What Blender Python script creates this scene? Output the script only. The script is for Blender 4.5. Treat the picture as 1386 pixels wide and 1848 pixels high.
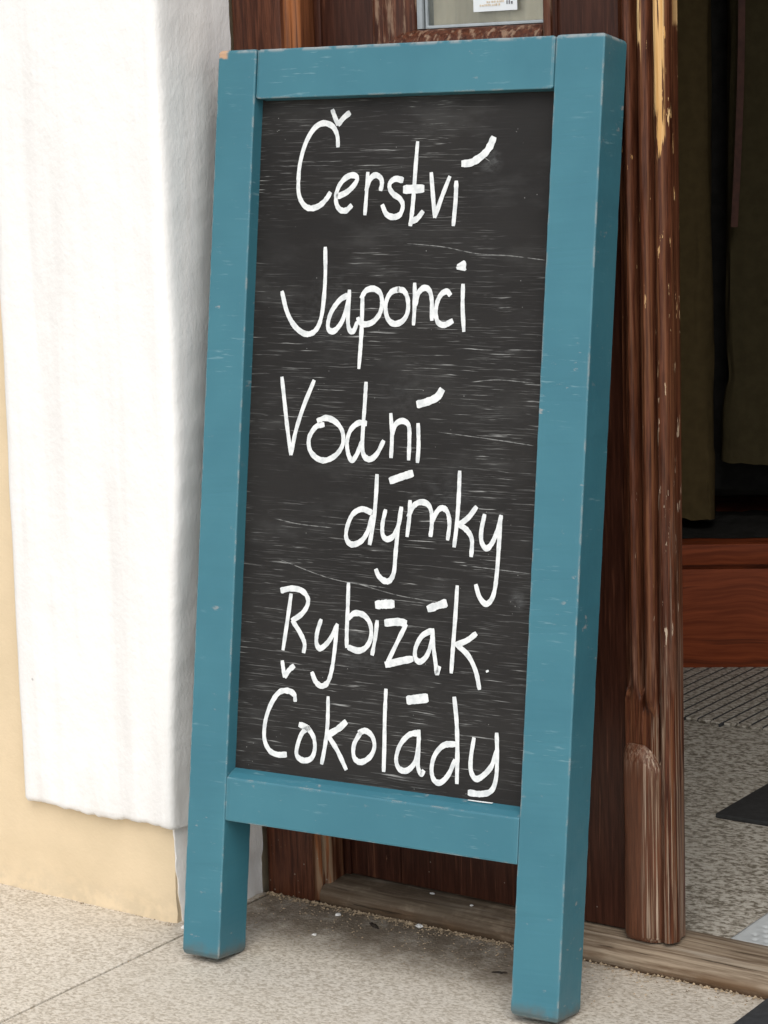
import bpy, bmesh, math, random
from mathutils import Vector, Matrix, noise as mnoise

for o in list(bpy.data.objects):
    bpy.data.objects.remove(o, do_unlink=True)
scene = bpy.context.scene
COL = scene.collection
R = math.radians

# ------------------------------------------------------------------ camera
cam_d = bpy.data.cameras.new('camera')
cam = bpy.data.objects.new('camera', cam_d)
COL.objects.link(cam)
cam.matrix_world = Matrix(((0.817497, -0.075191, 0.571003, 1.609961),
                           (0.575065, 0.160973, -0.802115, -1.846234),
                           (-0.031604, 0.984090, 0.174835, 0.933559),
                           (0, 0, 0, 1)))
cam_d.sensor_fit = 'HORIZONTAL'
cam_d.sensor_width = 36.0
cam_d.lens = 107.68
cam_d.clip_start = 0.05
cam_d.clip_end = 500
scene.camera = cam

# ------------------------------------------------------------------ sky, sun, exposure
SUN_DIR = Vector((0.36, -0.55, 0.76)).normalized()      # towards the sun
elev = math.asin(SUN_DIR.z)
world = bpy.data.worlds.new('World')
scene.world = world
world.use_nodes = True
wn = world.node_tree
bg = wn.nodes['Background']
sky = wn.nodes.new('ShaderNodeTexSky')
sky.sky_type = 'NISHITA'
sky.sun_disc = False
sky.sun_elevation = elev
sky.sun_rotation = math.atan2(SUN_DIR.x, SUN_DIR.y)
sky.air_density = 1.0
sky.dust_density = 1.0
sky.ozone_density = 1.0
hs = wn.nodes.new('ShaderNodeHueSaturation')              # veiled sky: little blue left
hs.inputs['Saturation'].default_value = 0.34
wn.links.new(sky.outputs[0], hs.inputs['Color'])
wn.links.new(hs.outputs[0], bg.inputs['Color'])
bg.inputs['Strength'].default_value = 0.14
sd = bpy.data.lights.new('sun', 'SUN')
sd.energy = 1.1
sd.angle = R(50)
sd.color = (1.0, 0.95, 0.87)
sun = bpy.data.objects.new('sun', sd)
COL.objects.link(sun)
sun.rotation_euler = SUN_DIR.to_track_quat('Z', 'Y').to_euler()
vs = scene.view_settings
vs.view_transform = 'Standard'
vs.look = 'None'
vs.gamma = 1.0
vs.use_curve_mapping = False
vs.exposure = 0.72
scene.cycles.max_bounces = 6
scene.cycles.diffuse_bounces = 3
scene.cycles.glossy_bounces = 2

# ------------------------------------------------------------------ node helpers
class Mat:
    def __init__(self, name, rough=0.6, spec=0.4):
        self.m = bpy.data.materials.new(name)
        self.m.use_nodes = True
        self.t = self.m.node_tree
        self.b = self.t.nodes['Principled BSDF']
        self.b.inputs['Roughness'].default_value = rough
        self.b.inputs['Specular IOR Level'].default_value = spec
    def put(self, sock, v):
        if isinstance(v, bpy.types.NodeSocket):
            self.t.links.new(v, sock)
        else:
            sock.default_value = v
    def node(self, typ, **kw):
        n = self.t.nodes.new(typ)
        for k, v in kw.items():
            setattr(n, k, v)
        return n
    def obj(self):
        return self.node('ShaderNodeTexCoord').outputs['Object']
    def pos(self):
        return self.node('ShaderNodeNewGeometry').outputs['Position']
    def scale(self, v, s, add=(0, 0, 0)):
        n = self.node('ShaderNodeVectorMath', operation='MULTIPLY_ADD')
        self.put(n.inputs[0], v)
        n.inputs[1].default_value = s
        n.inputs[2].default_value = add
        return n.outputs[0]
    def vadd(self, a, b):
        n = self.node('ShaderNodeVectorMath', operation='ADD')
        self.put(n.inputs[0], a); self.put(n.inputs[1], b)
        return n.outputs[0]
    def noise(self, v, s, detail=3.0, rough=0.55, dist=0.0, color=False):
        n = self.node('ShaderNodeTexNoise')
        self.put(n.inputs['Vector'], v)
        n.inputs['Scale'].default_value = s
        n.inputs['Detail'].default_value = detail
        n.inputs['Roughness'].default_value = rough
        n.inputs['Distortion'].default_value = dist
        return n.outputs['Color' if color else 'Fac']
    def voro(self, v, s, feature='F1', out='Distance'):
        n = self.node('ShaderNodeTexVoronoi', feature=feature)
        self.put(n.inputs['Vector'], v)
        n.inputs['Scale'].default_value = s
        return n.outputs[out]
    def step(self, v, a, b, lo=0.0, hi=1.0):
        n = self.node('ShaderNodeMapRange', interpolation_type='SMOOTHSTEP')
        self.put(n.inputs['Value'], v)
        n.inputs['From Min'].default_value = a
        n.inputs['From Max'].default_value = b
        n.inputs['To Min'].default_value = lo
        n.inputs['To Max'].default_value = hi
        return n.outputs[0]
    def math(self, op, a, b=0.0, clamp=False):
        n = self.node('ShaderNodeMath', operation=op, use_clamp=clamp)
        self.put(n.inputs[0], a); self.put(n.inputs[1], b)
        return n.outputs[0]
    def sep(self, v):
        n = self.node('ShaderNodeSeparateXYZ')
        self.put(n.inputs[0], v)
        return n.outputs
    def mix(self, f, a, b):
        n = self.node('ShaderNodeMix', data_type='RGBA')
        self.put(n.inputs[0], f)
        for s, v in ((n.inputs[6], a), (n.inputs[7], b)):
            self.put(s, v if isinstance(v, bpy.types.NodeSocket) else (*v, 1.0))
        return n.outputs[2]
    def edge(self, radius, a, b):
        bv = self.node('ShaderNodeBevel', samples=3)
        bv.inputs['Radius'].default_value = radius
        g = self.node('ShaderNodeNewGeometry')
        d = self.node('ShaderNodeVectorMath', operation='DOT_PRODUCT')
        self.put(d.inputs[0], bv.outputs[0]); self.put(d.inputs[1], g.outputs['Normal'])
        return self.step(self.math('SUBTRACT', 1.0, d.outputs['Value']), a, b)
    def color(self, v):
        s = self.b.inputs['Base Color']
        self.put(s, v if isinstance(v, bpy.types.NodeSocket) else (*v, 1.0))
    def rough(self, v):
        self.put(self.b.inputs['Roughness'], v)
    def bump(self, h, dist, strength=1.0):
        n = self.node('ShaderNodeBump')
        n.inputs['Distance'].default_value = dist
        n.inputs['Strength'].default_value = strength
        self.put(n.inputs['Height'], h)
        self.put(self.b.inputs['Normal'], n.outputs[0])

# ------------------------------------------------------------------ materials
def m_teal():
    M = Mat('teal_paint', 0.45, 0.38)
    P = M.obj()
    base = M.mix(M.step(M.noise(P, 7, 3), .35, .65), (.037, .147, .190), (.044, .165, .208))
    # faint wiped scuffs, lighter than the paint, running across the boards
    s1 = M.step(M.noise(M.scale(P, (26, 26, 230)), 1, 3, .6), .585, .69)
    s1 = M.math('MULTIPLY', s1, M.step(M.noise(P, 13, 3), .50, .64))
    c = M.mix(M.math('MULTIPLY', s1, .46), base, (.20, .33, .36))
    # rubbed patches where the primer shows
    n3 = M.step(M.noise(M.scale(P, (55, 55, 120), (3, 7, 1)), 1, 4, .62), .63, .70)
    n3 = M.math('MULTIPLY', n3, M.step(M.noise(M.scale(P, (1, 1, 1), (5, 5, 5)), 17, 2), .50, .60))
    c = M.mix(M.math('MULTIPLY', n3, .55), c, (.38, .33, .30))
    # brown dirt on the feet, deepened to paint their contact shade
    dirt_shade = M.math('MULTIPLY', M.step(M.math('ADD', M.sep(P)[2], M.math('MULTIPLY', M.noise(P, 50, 4, .65), .03)), .034, .014), .62)
    c = M.mix(dirt_shade, c, (.105, .090, .070))
    # worn arrises
    e = M.edge(.0032, .015, .16)
    wn_ = M.step(M.noise(M.scale(P, (1, 1, 1), (9, 2, 4)), 42, 4, .65), .49, .60)
    c = M.mix(M.math('MULTIPLY', e, M.math('MULTIPLY', wn_, .9)), c, (.44, .34, .27))
    ox, oy, oz = M.sep(P)
    tw = M.math('MULTIPLY', M.step(oz, .9945, .9985), M.step(M.noise(M.scale(P, (1, 1, 1), (2, 8, 1)), 36, 4, .6), .44, .56))
    c = M.mix(M.math('MULTIPLY', tw, .55), c, (.40, .38, .36))
    kn = M.noise(P, 90, 3)
    kc = M.math('MULTIPLY', M.step(M.math('ADD', oz, M.math('MULTIPLY', kn, .008)), .9935, .9965), M.step(M.math('ADD', ox, M.math('MULTIPLY', kn, .006)), .0175, .0125))
    c = M.mix(M.math('MULTIPLY', kc, .9), c, (.52, .31, .18))
    c = M.mix(M.math('MULTIPLY', e, .22), c, (.26, .42, .47))  # pale teal highlight painted along the arrises
    M.color(c)
    M.rough(M.step(M.noise(P, 30, 3), .3, .7, .36, .52))
    g = M.noise(M.scale(P, (300, 300, 60)), 1, 3)
    M.bump(M.math('ADD', M.math('MULTIPLY', g, .35), M.math('MULTIPLY', M.noise(P, 60, 2), .6)), .0006, .5)
    return M.m

REC_ = .0176
def m_board():
    M = Mat('blackboard', 0.66, 0.14)
    P = M.obj()
    base = M.mix(M.step(M.noise(M.scale(P, (3, 1, 9)), 1, 4), .3, .7), (.0165, .0152, .0142), (.0245, .0228, .0212))
    warp = M.scale(M.noise(P, 22, 2, .5, color=True), (.004, 0, .004))
    Q = M.vadd(P, warp)
    # chalk left in the grain: short bright dashes along the plywood
    a = M.step(M.noise(M.scale(Q, (13, 1, 400)), 1, 4, .64), .60, .72)
    b = M.step(M.noise(M.scale(Q, (16, 1, 760), (4, 0, 9)), 1, 3, .62), .55, .76)
    reg = M.step(M.noise(M.scale(P, (5, 1, 8), (1, 0, 3)), 1, 3), .30, .60)
    z = M.sep(P)[2]
    xx = M.sep(P)[0]
    side = M.math('SUBTRACT', 1.0, M.math('MULTIPLY', M.step(xx, .27, .37), M.step(z, .70, .82)))
    st = M.math('MULTIPLY', M.math('MAXIMUM', a, M.math('MULTIPLY', b, .36)), M.math('MULTIPLY', reg, side))
    smear = M.math('MULTIPLY', M.step(M.noise(M.scale(P, (9, 1, 22), (2, 0, 5)), 1, 5, .6), .5, .75), .055)
    c = M.mix(smear, base, (.34, .34, .33))
    c = M.mix(M.math('MULTIPLY', st, .72), c, (.52, .52, .50))
    for (px, pz, rad, amt) in ((.333, .876, .018, .20), (.388, .425, .014, .16), (.245, .628, .05, .04), (.20, .36, .045, .10), (.15, .72, .06, .07), (.30, .52, .06, .06)):
        dv_ = M.node('ShaderNodeVectorMath', operation='DISTANCE')
        M.put(dv_.inputs[0], P); dv_.inputs[1].default_value = (px, REC_, pz)
        sm = M.math('MULTIPLY', M.step(dv_.outputs['Value'], rad, 0.0), M.step(M.noise(M.scale(P, (70, 1, 110), (px, 0, pz)), 1, 5, .65), .35, .75))
        c = M.mix(M.math('MULTIPLY', sm, amt), c, (.46, .47, .47))
    sp = M.step(M.voro(M.scale(P, (1, .2, 1)), 150), .10, .05)
    sp = M.math('MULTIPLY', sp, M.step(M.noise(P, 37, 2), .60, .66))
    c = M.mix(M.math('MULTIPLY', sp, .5), c, (.45, .45, .43))
    M.color(c)
    M.rough(M.step(M.noise(P, 15, 3), .3, .7, .5, .7))
    M.bump(M.noise(M.scale(Q, (30, 1, 330)), 1, 4), .0004, .5)
    return M.m

def m_chalk():
    M = Mat('white_chalk_marker', 0.75, 0.2)
    P = M.obj()
    n = M.noise(M.scale(P, (120, 1, 120)), 1, 3)
    n2 = M.noise(M.scale(P, (320, 1, 320)), 1, 2)
    c = M.mix(M.step(n, .35, .7), (.74, .75, .735), (.56, .58, .58))
    c = M.mix(M.math('MULTIPLY', M.step(n2, .62, .75), .4), c, (.40, .41, .41))
    M.color(c)
    return M.m

def m_scratch():
    M = Mat('chalk_scratch', 0.8, 0.2)
    P = M.obj()
    c = M.mix(M.step(M.noise(M.scale(P, (120, 1, 120)), 1, 3), .30, .66), (.035, .034, .033), (.24, .24, .23))
    M.color(c)
    return M.m

def m_white():
    M = Mat('white_plaster', 0.85, 0.2)
    P = M.pos()
    c = M.mix(M.step(M.noise(M.scale(P, (30, 30, 1.6)), 1, 4), .42, .72), (.82, .805, .78), (.74, .72, .695))
    sp = M.math('MULTIPLY', M.step(M.voro(P, 38), .10, .04), M.step(M.noise(P, 21, 2), .62, .68))
    c = M.mix(M.math('MULTIPLY', sp, .7), c, (.33, .31, .28))
    # splash dirt near the pavement
    z = M.sep(P)[2]
    d = M.math('MULTIPLY', M.step(z, .32, .0), M.step(M.noise(M.scale(P, (40, 40, 12)), 1, 4), .40, .72))
    c = M.mix(M.math('MULTIPLY', d, .30), c, (.50, .44, .37))
    M.color(c)
    h = M.math('ADD', M.math('MULTIPLY', M.noise(M.scale(P, (1, 1, .6)), 260, 3), .5), M.math('MULTIPLY', M.noise(P, 75, 3), .9))
    M.bump(h, .0014, .7)
    return M.m

def m_yellow():
    M = Mat('cream_yellow_plaster', 0.88, 0.2)
    P = M.pos()
    c = M.mix(M.step(M.noise(P, 14, 4), .3, .7), (.70, .56, .375), (.65, .52, .345))
    z = M.sep(P)[2]
    d = M.math('MULTIPLY', M.step(z, .05, .0), M.step(M.noise(P, 60, 4), .35, .62))
    c = M.mix(M.math('MULTIPLY', d, .30), c, (.40, .34, .25))
    sp = M.math('MULTIPLY', M.step(M.voro(P, 60), .09, .03), M.step(M.noise(P, 33, 2), .62, .68))
    c = M.mix(M.math('MULTIPLY', sp, .5), c, (.40, .30, .18))
    M.color(c)
    M.bump(M.math('ADD', M.math('MULTIPLY', M.noise(P, 240, 3), .4), M.noise(P, 50, 3)), .0012, .6)
    return M.m

def m_granite(name, light, mid, dark, dirt=True, spec=.3, fs=205):
    M = Mat(name, 0.78, spec)
    P = M.pos()
    W = M.vadd(P, M.scale(M.noise(P, 130, 2, .5, color=True), (.006, .006, .006)))
    n = M.noise(M.scale(W, (1, 1.5, 1)), fs, 3, .6)
    c = M.mix(M.step(n, .40, .48), dark, mid)
    c = M.mix(M.step(n, .51, .58), c, light)
    g = M.noise(W, 420, 2, .6)
    c = M.mix(M.math('MULTIPLY', M.step(g, .60, .72), .30), c, dark)
    c = M.mix(M.math('MULTIPLY', M.step(M.noise(P, 5, 3), .4, .7), .22), c, mid)
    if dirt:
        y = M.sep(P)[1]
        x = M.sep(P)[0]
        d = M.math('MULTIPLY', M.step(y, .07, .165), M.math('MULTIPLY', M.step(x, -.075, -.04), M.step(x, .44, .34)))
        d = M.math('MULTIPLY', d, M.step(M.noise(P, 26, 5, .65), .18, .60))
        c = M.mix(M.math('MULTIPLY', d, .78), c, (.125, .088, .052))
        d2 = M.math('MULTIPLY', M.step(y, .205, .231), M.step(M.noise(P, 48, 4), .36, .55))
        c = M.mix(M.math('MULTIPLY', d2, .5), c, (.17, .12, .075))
    M.color(c)
    M.bump(M.math('ADD', n, M.math('MULTIPLY', M.noise(P, 60, 3), .6)), .0016, .7)
    return M.m

def m_brown(name, wear='none', BROWN=(.112, .038, .0185), BROWN2=(.038, .0115, .006)):
    M = Mat(name, 0.38, 0.22)
    P = M.pos()
    x, y, z = M.sep(P)
    grain = M.noise(M.scale(P, (260, 260, 14)), 1, 5, .68)
    c = M.mix(M.step(grain, .35, .68), BROWN2, BROWN)
    c = M.mix(M.math('MULTIPLY', M.step(M.noise(M.scale(P, (240, 240, 9), (3, 1, 2)), 1, 3), .60, .74), .35), c, (.24, .095, .05))
    bare = M.mix(M.step(M.noise(M.scale(P, (330, 330, 7)), 1, 3), .38, .66), (.24, .155, .10), (.46, .36, .27))
    fresh = M.mix(M.step(M.noise(M.scale(P, (260, 260, 6)), 1, 3), .36, .66), (.56, .31, .11), (.74, .50, .24))
    chipn = M.noise(M.scale(P, (170, 170, 30)), 1, 5, .62)
    mask = None
    if wear == 'astragal':
        # long peeled strips on the upper reeds, small flakes in the middle, bare ridges near the ground
        r3 = M.math('MULTIPLY', M.math('MULTIPLY', M.step(x, .4665, .4685), M.step(x, .4815, .4795)), M.math('MAXIMUM', M.step(y, .2600, .2585), M.step(z, 1.00, 1.01)))
        r2 = M.math('MULTIPLY', M.step(x, .4452, .4466), M.step(x, .4562, .4545))
        nlow = M.math('MULTIPLY', M.math('SUBTRACT', M.noise(M.scale(P, (90, 90, 9), (2, 2, 2)), 1, 4, .6), .5), .22)
        top3 = M.math('MULTIPLY', r3, M.step(M.math('ADD', z, nlow), .895, .905))
        top2 = M.math('MULTIPLY', r2, M.step(M.math('ADD', z, nlow), .965, .975))
        keep = M.step(M.noise(M.scale(P, (320, 320, 14), (1, 5, 3)), 1, 3), .34, .40)
        top = M.math('MULTIPLY', M.math('MAXIMUM', top3, top2), keep)
        fl = M.math('MULTIPLY', M.step(chipn, .625, .64), M.math('MULTIPLY', M.step(x, .466, .470), M.step(z, .30, .36)))
        fl2 = M.math('MULTIPLY', M.step(chipn, .69, .70), M.step(z, .25, .5))
        flakes = M.math('MAXIMUM', fl, fl2)
        ridge = M.step(M.noise(M.scale(P, (420, 420, 6), (7, 1, 4)), 1, 4, .6), .50, .60)
        rz = M.math('MAXIMUM', M.step(z, .40, .22), M.math('MULTIPLY', M.step(z, .62, .3), .5))
        rx = M.step(M.math('SUBTRACT', x, M.math('MULTIPLY', M.step(z, .24, .32), .012)), .450, .458)
        ridge = M.math('MULTIPLY', M.math('MULTIPLY', ridge, rz), rx)
        ends = M.math('MULTIPLY', M.math('MULTIPLY', M.step(z, .300, .315), M.step(z, .40, .335)), M.step(grain, .42, .62))
        rubbed = M.math('MULTIPLY', M.step(M.noise(M.scale(P, (210, 210, 4), (1, 9, 2)), 1, 3), .48, .66), .40)
        c = M.mix(rubbed, c, (.25, .108, .048))
        c = M.mix(M.math('MAXIMUM', M.math('MULTIPLY', ridge, .8), M.math('MULTIPLY', ends, .15)), c, bare)
        c = M.mix(flakes, c, M.mix(M.step(z, .5, .9), bare, fresh))
        c = M.mix(top, c, fresh)
        mask = M.math('MAXIMUM', M.math('MAXIMUM', top, flakes), ridge)
    elif wear == 'block':
        ridge = M.step(M.noise(M.scale(P, (400, 400, 5), (7, 1, 4)), 1, 4, .6), .47, .60)
        rx = M.step(x, .444, .457)
        e = M.math('MULTIPLY', M.step(z, .205, .238), M.step(M.noise(M.scale(P, (620, 620, 14), (3, 3, 3)), 1, 3), .42, .62))
        mask = M.math('MAXIMUM', M.math('MULTIPLY', ridge, rx), M.math('MULTIPLY', e, .38))
        c = M.mix(.3, c, (.17, .078, .045))
        c = M.mix(M.math('MULTIPLY', mask, .85), c, bare)
    elif wear == 'frame':
        rx = M.math('MULTIPLY', M.step(x, .010, .017), M.step(x, .0295, .0285))
        o = M.math('MULTIPLY', rx, M.step(M.noise(M.scale(P, (160, 160, 4), (4, 4, 4)), 1, 4), .40, .62))
        c = M.mix(M.math('MULTIPLY', o, .75), c, (.36, .130, .045))
        low = M.math('MULTIPLY', M.step(z, .16, .08), M.math('MULTIPLY', rx, M.step(M.noise(M.scale(P, (260, 260, 14)), 1, 4), .44, .6)))
        c = M.mix(M.math('MULTIPLY', low, .8), c, (.27, .19, .12))
        mask = M.math('MULTIPLY', M.step(chipn, .70, .72), .6)
        c = M.mix(M.math('MULTIPLY', mask, .5), c, (.30, .16, .09))
        sp = M.math('MULTIPLY', M.step(M.voro(P, 90), .12, .06), M.step(z, .13, .0))
        c = M.mix(M.math('MULTIPLY', sp, .6), c, (.34, .30, .25))
    elif wear == 'mould':
        mask = M.math('MULTIPLY', M.step(M.noise(M.scale(P, (150, 150, 22)), 1, 5, .62), .50, .64), .6)
        c = M.mix(M.math('MULTIPLY', mask, .75), c, M.mix(M.noise(P, 90), (.30, .16, .09), (.50, .38, .27)))
    else:
        mask = M.step(chipn, .74, .76)
        c = M.mix(M.math('MULTIPLY', mask, .5), c, (.30, .16, .09))
        sp = M.math('MULTIPLY', M.step(M.voro(P, 70), .07, .03), M.step(z, .2, .0))
        c = M.mix(M.math('MULTIPLY', sp, .6), c, (.38, .35, .30))
    M.color(c)
    M.rough(M.math('ADD', .34, M.math('MULTIPLY', mask, .4)))
    h = M.math('SUBTRACT', M.math('MULTIPLY', grain, .5), M.math('MULTIPLY', mask, .8))
    M.bump(h, .0010, .7)
    return M.m

def m_threshold():
    M = Mat('weathered_oak', 0.75, 0.25)
    P = M.pos()
    g = M.noise(M.scale(P, (9, 190, 190)), 1, 5, .6)
    c = M.mix(M.step(g, .30, .68), (.12, .080, .050), (.33, .26, .185))
    y, z = M.sep(P)[1], M.sep(P)[2]
    front_brown = M.math('MULTIPLY', M.step(z, .017, .006), M.step(M.noise(M.scale(P, (12, 40, 40)), 1, 4), .25, .6))  # browner towards the bottom of the front edge
    c = M.mix(M.math('MULTIPLY', front_brown, .85), c, (.125, .066, .030))
    left_brown = M.math('MULTIPLY', M.step(M.sep(P)[0], .42, .30), M.step(M.noise(P, 30, 5, .65), .25, .55))  # blotchy darker brown towards the left end
    c = M.mix(M.math('MULTIPLY', left_brown, .62), c, (.075, .050, .030))
    crack = M.step(M.noise(M.scale(P, (7, 300, 300), (4, 4, 4)), 1, 3), .66, .71)
    c = M.mix(M.math('MULTIPLY', crack, .8), c, (.05, .035, .02))
    pal = M.step(M.noise(M.scale(P, (4, 60, 60), (1, 1, 8)), 1, 4), .52, .70)
    c = M.mix(M.math('MULTIPLY', M.math('MULTIPLY', pal, .5), M.step(z, .018, .024)), c, (.47, .41, .33))
    M.color(c)
    M.bump(M.math('SUBTRACT', g, crack), .0016, .9)
    return M.m

def m_redwood():
    M = Mat('reddish_varnished_wood', 0.55, 0.15)
    P = M.pos()
    w = M.vadd(P, M.scale(M.noise(P, 7, 2, .5, color=True), (.03, .03, .03)))
    g = M.noise(M.scale(w, (6, 6, 150)), 1, 4, .6)
    c = M.mix(M.step(g, .30, .70), (.15, .032, .011), (.27, .060, .020))
    k = M.step(M.noise(M.scale(w, (2.5, 2.5, 70), (2, 2, 2)), 1, 2), .62, .68)
    c = M.mix(M.math('MULTIPLY', k, .5), c, (.045, .015, .008))
    M.color(c)
    M.bump(g, .0006, .5)
    return M.m

def m_plain(name, col, rough=.7, var=.25, s=30, bump=.0006, spec=.3, stretch=(1, 1, 1)):
    M = Mat(name, rough, spec)
    P = M.scale(M.pos(), stretch)
    n = M.noise(P, s, 4)
    lo = tuple(v * (1 - var) for v in col); hi = tuple(v * (1 + var) for v in col)
    M.color(M.mix(M.step(n, .3, .7), lo, hi))
    M.bump(M.noise(P, s * 6, 3), bump, .6)
    return M.m

def m_glass():
    M = Mat('window_glass', 0.05)
    t = M.t
    tr = M.node('ShaderNodeBsdfTransparent'); tr.inputs[0].default_value = (.92, .93, .92, 1)
    gl = M.node('ShaderNodeBsdfGlossy'); gl.inputs['Roughness'].default_value = .02
    fr = M.node('ShaderNodeFresnel'); fr.inputs[0].default_value = 1.5
    mx = M.node('ShaderNodeMixShader')
    t.links.new(fr.outputs[0], mx.inputs[0]); t.links.new(tr.outputs[0], mx.inputs[1]); t.links.new(gl.outputs[0], mx.inputs[2])
    t.links.new(mx.outputs[0], t.nodes['Material Output'].inputs['Surface'])
    return M.m

MAT = dict(
    teal=m_teal(), board=m_board(), chalk=m_chalk(), scratch=m_scratch(), white=m_white(), yellow=m_yellow(),
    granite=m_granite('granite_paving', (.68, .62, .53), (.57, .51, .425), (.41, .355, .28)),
    carpet=m_granite('grey_coir_matting', (.50, .47, .41), (.34, .31, .26), (.15, .13, .10), dirt=False, spec=.1, fs=120),
    brown=m_brown('brown_door_paint', BROWN=(.058, .020, .0115), BROWN2=(.030, .010, .006)), astragal=m_brown('peeling_brown_paint', 'astragal'), block=m_brown('scuffed_brown_paint', 'block'),
    frame=m_brown('worn_brown_frame_paint', 'frame'), mould=m_brown('flaking_brown_paint', 'mould'),
    oak=m_threshold(), red=m_redwood(), glass=m_glass(),
    cloth=m_plain('olive_brown_wool', (.075, .054, .024), .95, .10, 60, .0008, .05),
    cloth2=m_plain('dark_olive_wool', (.050, .040, .020), .95, .10, 60, .0008, .05),
    black_cloth=m_plain('black_cloth', (.022, .021, .019), .95, .2, 40, .0008, .05),
    strap=m_plain('red_brown_strap', (.065, .021, .012), .6, .2, 60),
    rubber=m_plain('black_rubber', (.035, .036, .036), .6, .2, 120, .0005),
    rubber_out=m_plain('charcoal_rubber', (.045, .047, .05), .65, .2, 120, .0005),
    plastic=m_plain('pale_grey_plastic', (.46, .48, .48), .4, .08, 90, .0003),
    reflection_sheet=m_plain('beige_window_reflection', (.78, .68, .52), .95, .22, 16, .001, .05, (1, 1, .35)),
    bead=m_plain('grey_glazing_bead', (.36, .39, .40), .5, .12, 40),
    paper=m_plain('white_paper', (.72, .74, .74), .8, .04, 20, .0001),
    ink=m_plain('grey_print', (.16, .16, .17), .8, .2, 300, .0001),
    ink2=m_plain('orange_print', (.62, .50, .36), .8, .2, 300, .0001),
    chip=m_plain('white_plaster_chip', (.80, .78, .74), .9, .06, 200),
    twig=m_plain('dark_twig', (.030, .022, .016), .8, .3, 200),
    crumb=m_plain('pale_dirt_crumb', (.30, .225, .145), .95, .55, 170),
    wall_in=m_plain('dark_interior_wall', (.040, .036, .028), .9, .2, 8),
    metal=m_plain('dull_steel', (.20, .20, .20), .4, .1, 50, .0002, .5),
    earth=m_plain('compacted_street_ground', (.30, .27, .22), .9, .25, 3),
)

# ------------------------------------------------------------------ mesh helpers
WM = {}
def mat_of(o):
    return WM.get(o.name, Matrix.Identity(4))
def thing(name, label, cat, loc=(0, 0, 0), matrix=None, group=None, kind=None):
    o = bpy.data.objects.new(name, None)
    COL.objects.link(o)
    o.empty_display_size = .05
    m = matrix if matrix is not None else Matrix.Translation(loc)
    o.matrix_world = m
    WM[o.name] = m.copy()
    tag(o, label, cat, group, kind)
    return o
def tag(o, label=None, cat=None, group=None, kind=None):
    if label: o['label'] = label
    if cat: o['category'] = cat
    if group: o['group'] = group
    if kind: o['kind'] = kind
    return o
def mk(name, verts, faces, mat, parent=None, smooth=None, local=False, origin=None):
    """one mesh object; verts in world space unless local (already in the root thing's space)"""
    base = Matrix.Identity(4)
    if parent is not None:
        base = mat_of(parent)
    elif origin is not None:
        base = Matrix.Translation(origin)
    if not local:
        inv = base.inverted()
        verts = [inv @ Vector(v) for v in verts]
    me = bpy.data.meshes.new(name)
    me.from_pydata([tuple(v) for v in verts], [], faces)
    me.update()
    bm = bmesh.new(); bm.from_mesh(me)
    bmesh.ops.recalc_face_normals(bm, faces=bm.faces)
    bm.to_mesh(me); bm.free()
    if smooth is not None:
        me.polygons.foreach_set('use_smooth', [True] * len(me.polygons))
        me.set_sharp_from_angle(angle=R(smooth))
    me.materials.append(MAT[mat])
    o = bpy.data.objects.new(name, me)
    COL.objects.link(o)
    if parent is not None:
        o.parent = parent
        WM[o.name] = base.copy()          # parts sit at their root's origin
    elif origin is not None:
        o.location = origin
        WM[o.name] = base.copy()
    return o
def box_data(x0, x1, y0, y1, z0, z1, bev=0.0, seg=2):
    bm = bmesh.new()
    bmesh.ops.create_cube(bm, size=1.0)
    for v in bm.verts:
        v.co = Vector(((x0 + x1) / 2 + v.co.x * (x1 - x0), (y0 + y1) / 2 + v.co.y * (y1 - y0), (z0 + z1) / 2 + v.co.z * (z1 - z0)))
    if bev:
        bmesh.ops.bevel(bm, geom=bm.edges[:], offset=bev, segments=seg, affect='EDGES', profile=.6)
    bm.verts.index_update()
    vs_ = [v.co.copy() for v in bm.verts]
    fs = [[v.index for v in f.verts] for f in bm.faces]
    bm.free()
    return vs_, fs
def box(name, x0, x1, y0, y1, z0, z1, mat, parent=None, bev=0.0, smooth=40, **kw):
    v, f = box_data(x0, x1, y0, y1, z0, z1, bev)
    return mk(name, v, f, mat, parent, smooth if bev else None, **kw)
def loft(rings, closed=True, cap=True):
    n = len(rings[0]); v = [p for r in rings for p in r]; f = []
    m = n if closed else n - 1
    for i in range(len(rings) - 1):
        for j in range(m):
            a = i * n + j; b = i * n + (j + 1) % n
            f.append((a, b, b + n, a + n))
    if cap and closed:
        f.append(tuple(range(n - 1, -1, -1)))
        f.append(tuple(range((len(rings) - 1) * n, len(rings) * n)))
    return v, f
def nz(x, y, z, s=1.0):
    return mnoise.noise(Vector((x * s, y * s, z * s)))
def sstep(x, a, b):
    t = min(1, max(0, (x - a) / (b - a)))
    return t * t * (3 - 2 * t)

# ================================================================== THE SETTING
# street ground far around, paving slabs at the door
g = mk('ground', [(-200, -200, -.06), (200, -200, -.06), (200, 200, -.06), (-200, 200, -.06)], [(0, 1, 2, 3)], 'earth')
tag(g, 'wide street ground around the shop', 'ground', kind='structure')
pav = thing('pavement', 'speckled beige granite paving in front of the doorway', 'pavement', kind='structure')
XJ = [-3.652, -2.452, -1.252, -.052, 1.148, 2.348, 3.548]
YJ = [-3.07, -2.245, -1.42, -.595, .2285]
def slab(x0, x1, y0, y1, seed):
    rnd = random.Random(seed)
    gpx = .0017
    v, f = box_data(x0 + gpx, x1 - gpx, y0 + gpx, y1 - gpx, -.06, rnd.uniform(-.0003, .0), .0018, 2)
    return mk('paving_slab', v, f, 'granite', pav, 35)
for i in range(len(XJ) - 1):
    for j in range(len(YJ) - 1):
        slab(XJ[i], XJ[i + 1], YJ[j], YJ[j + 1], i * 17 + j)
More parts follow.
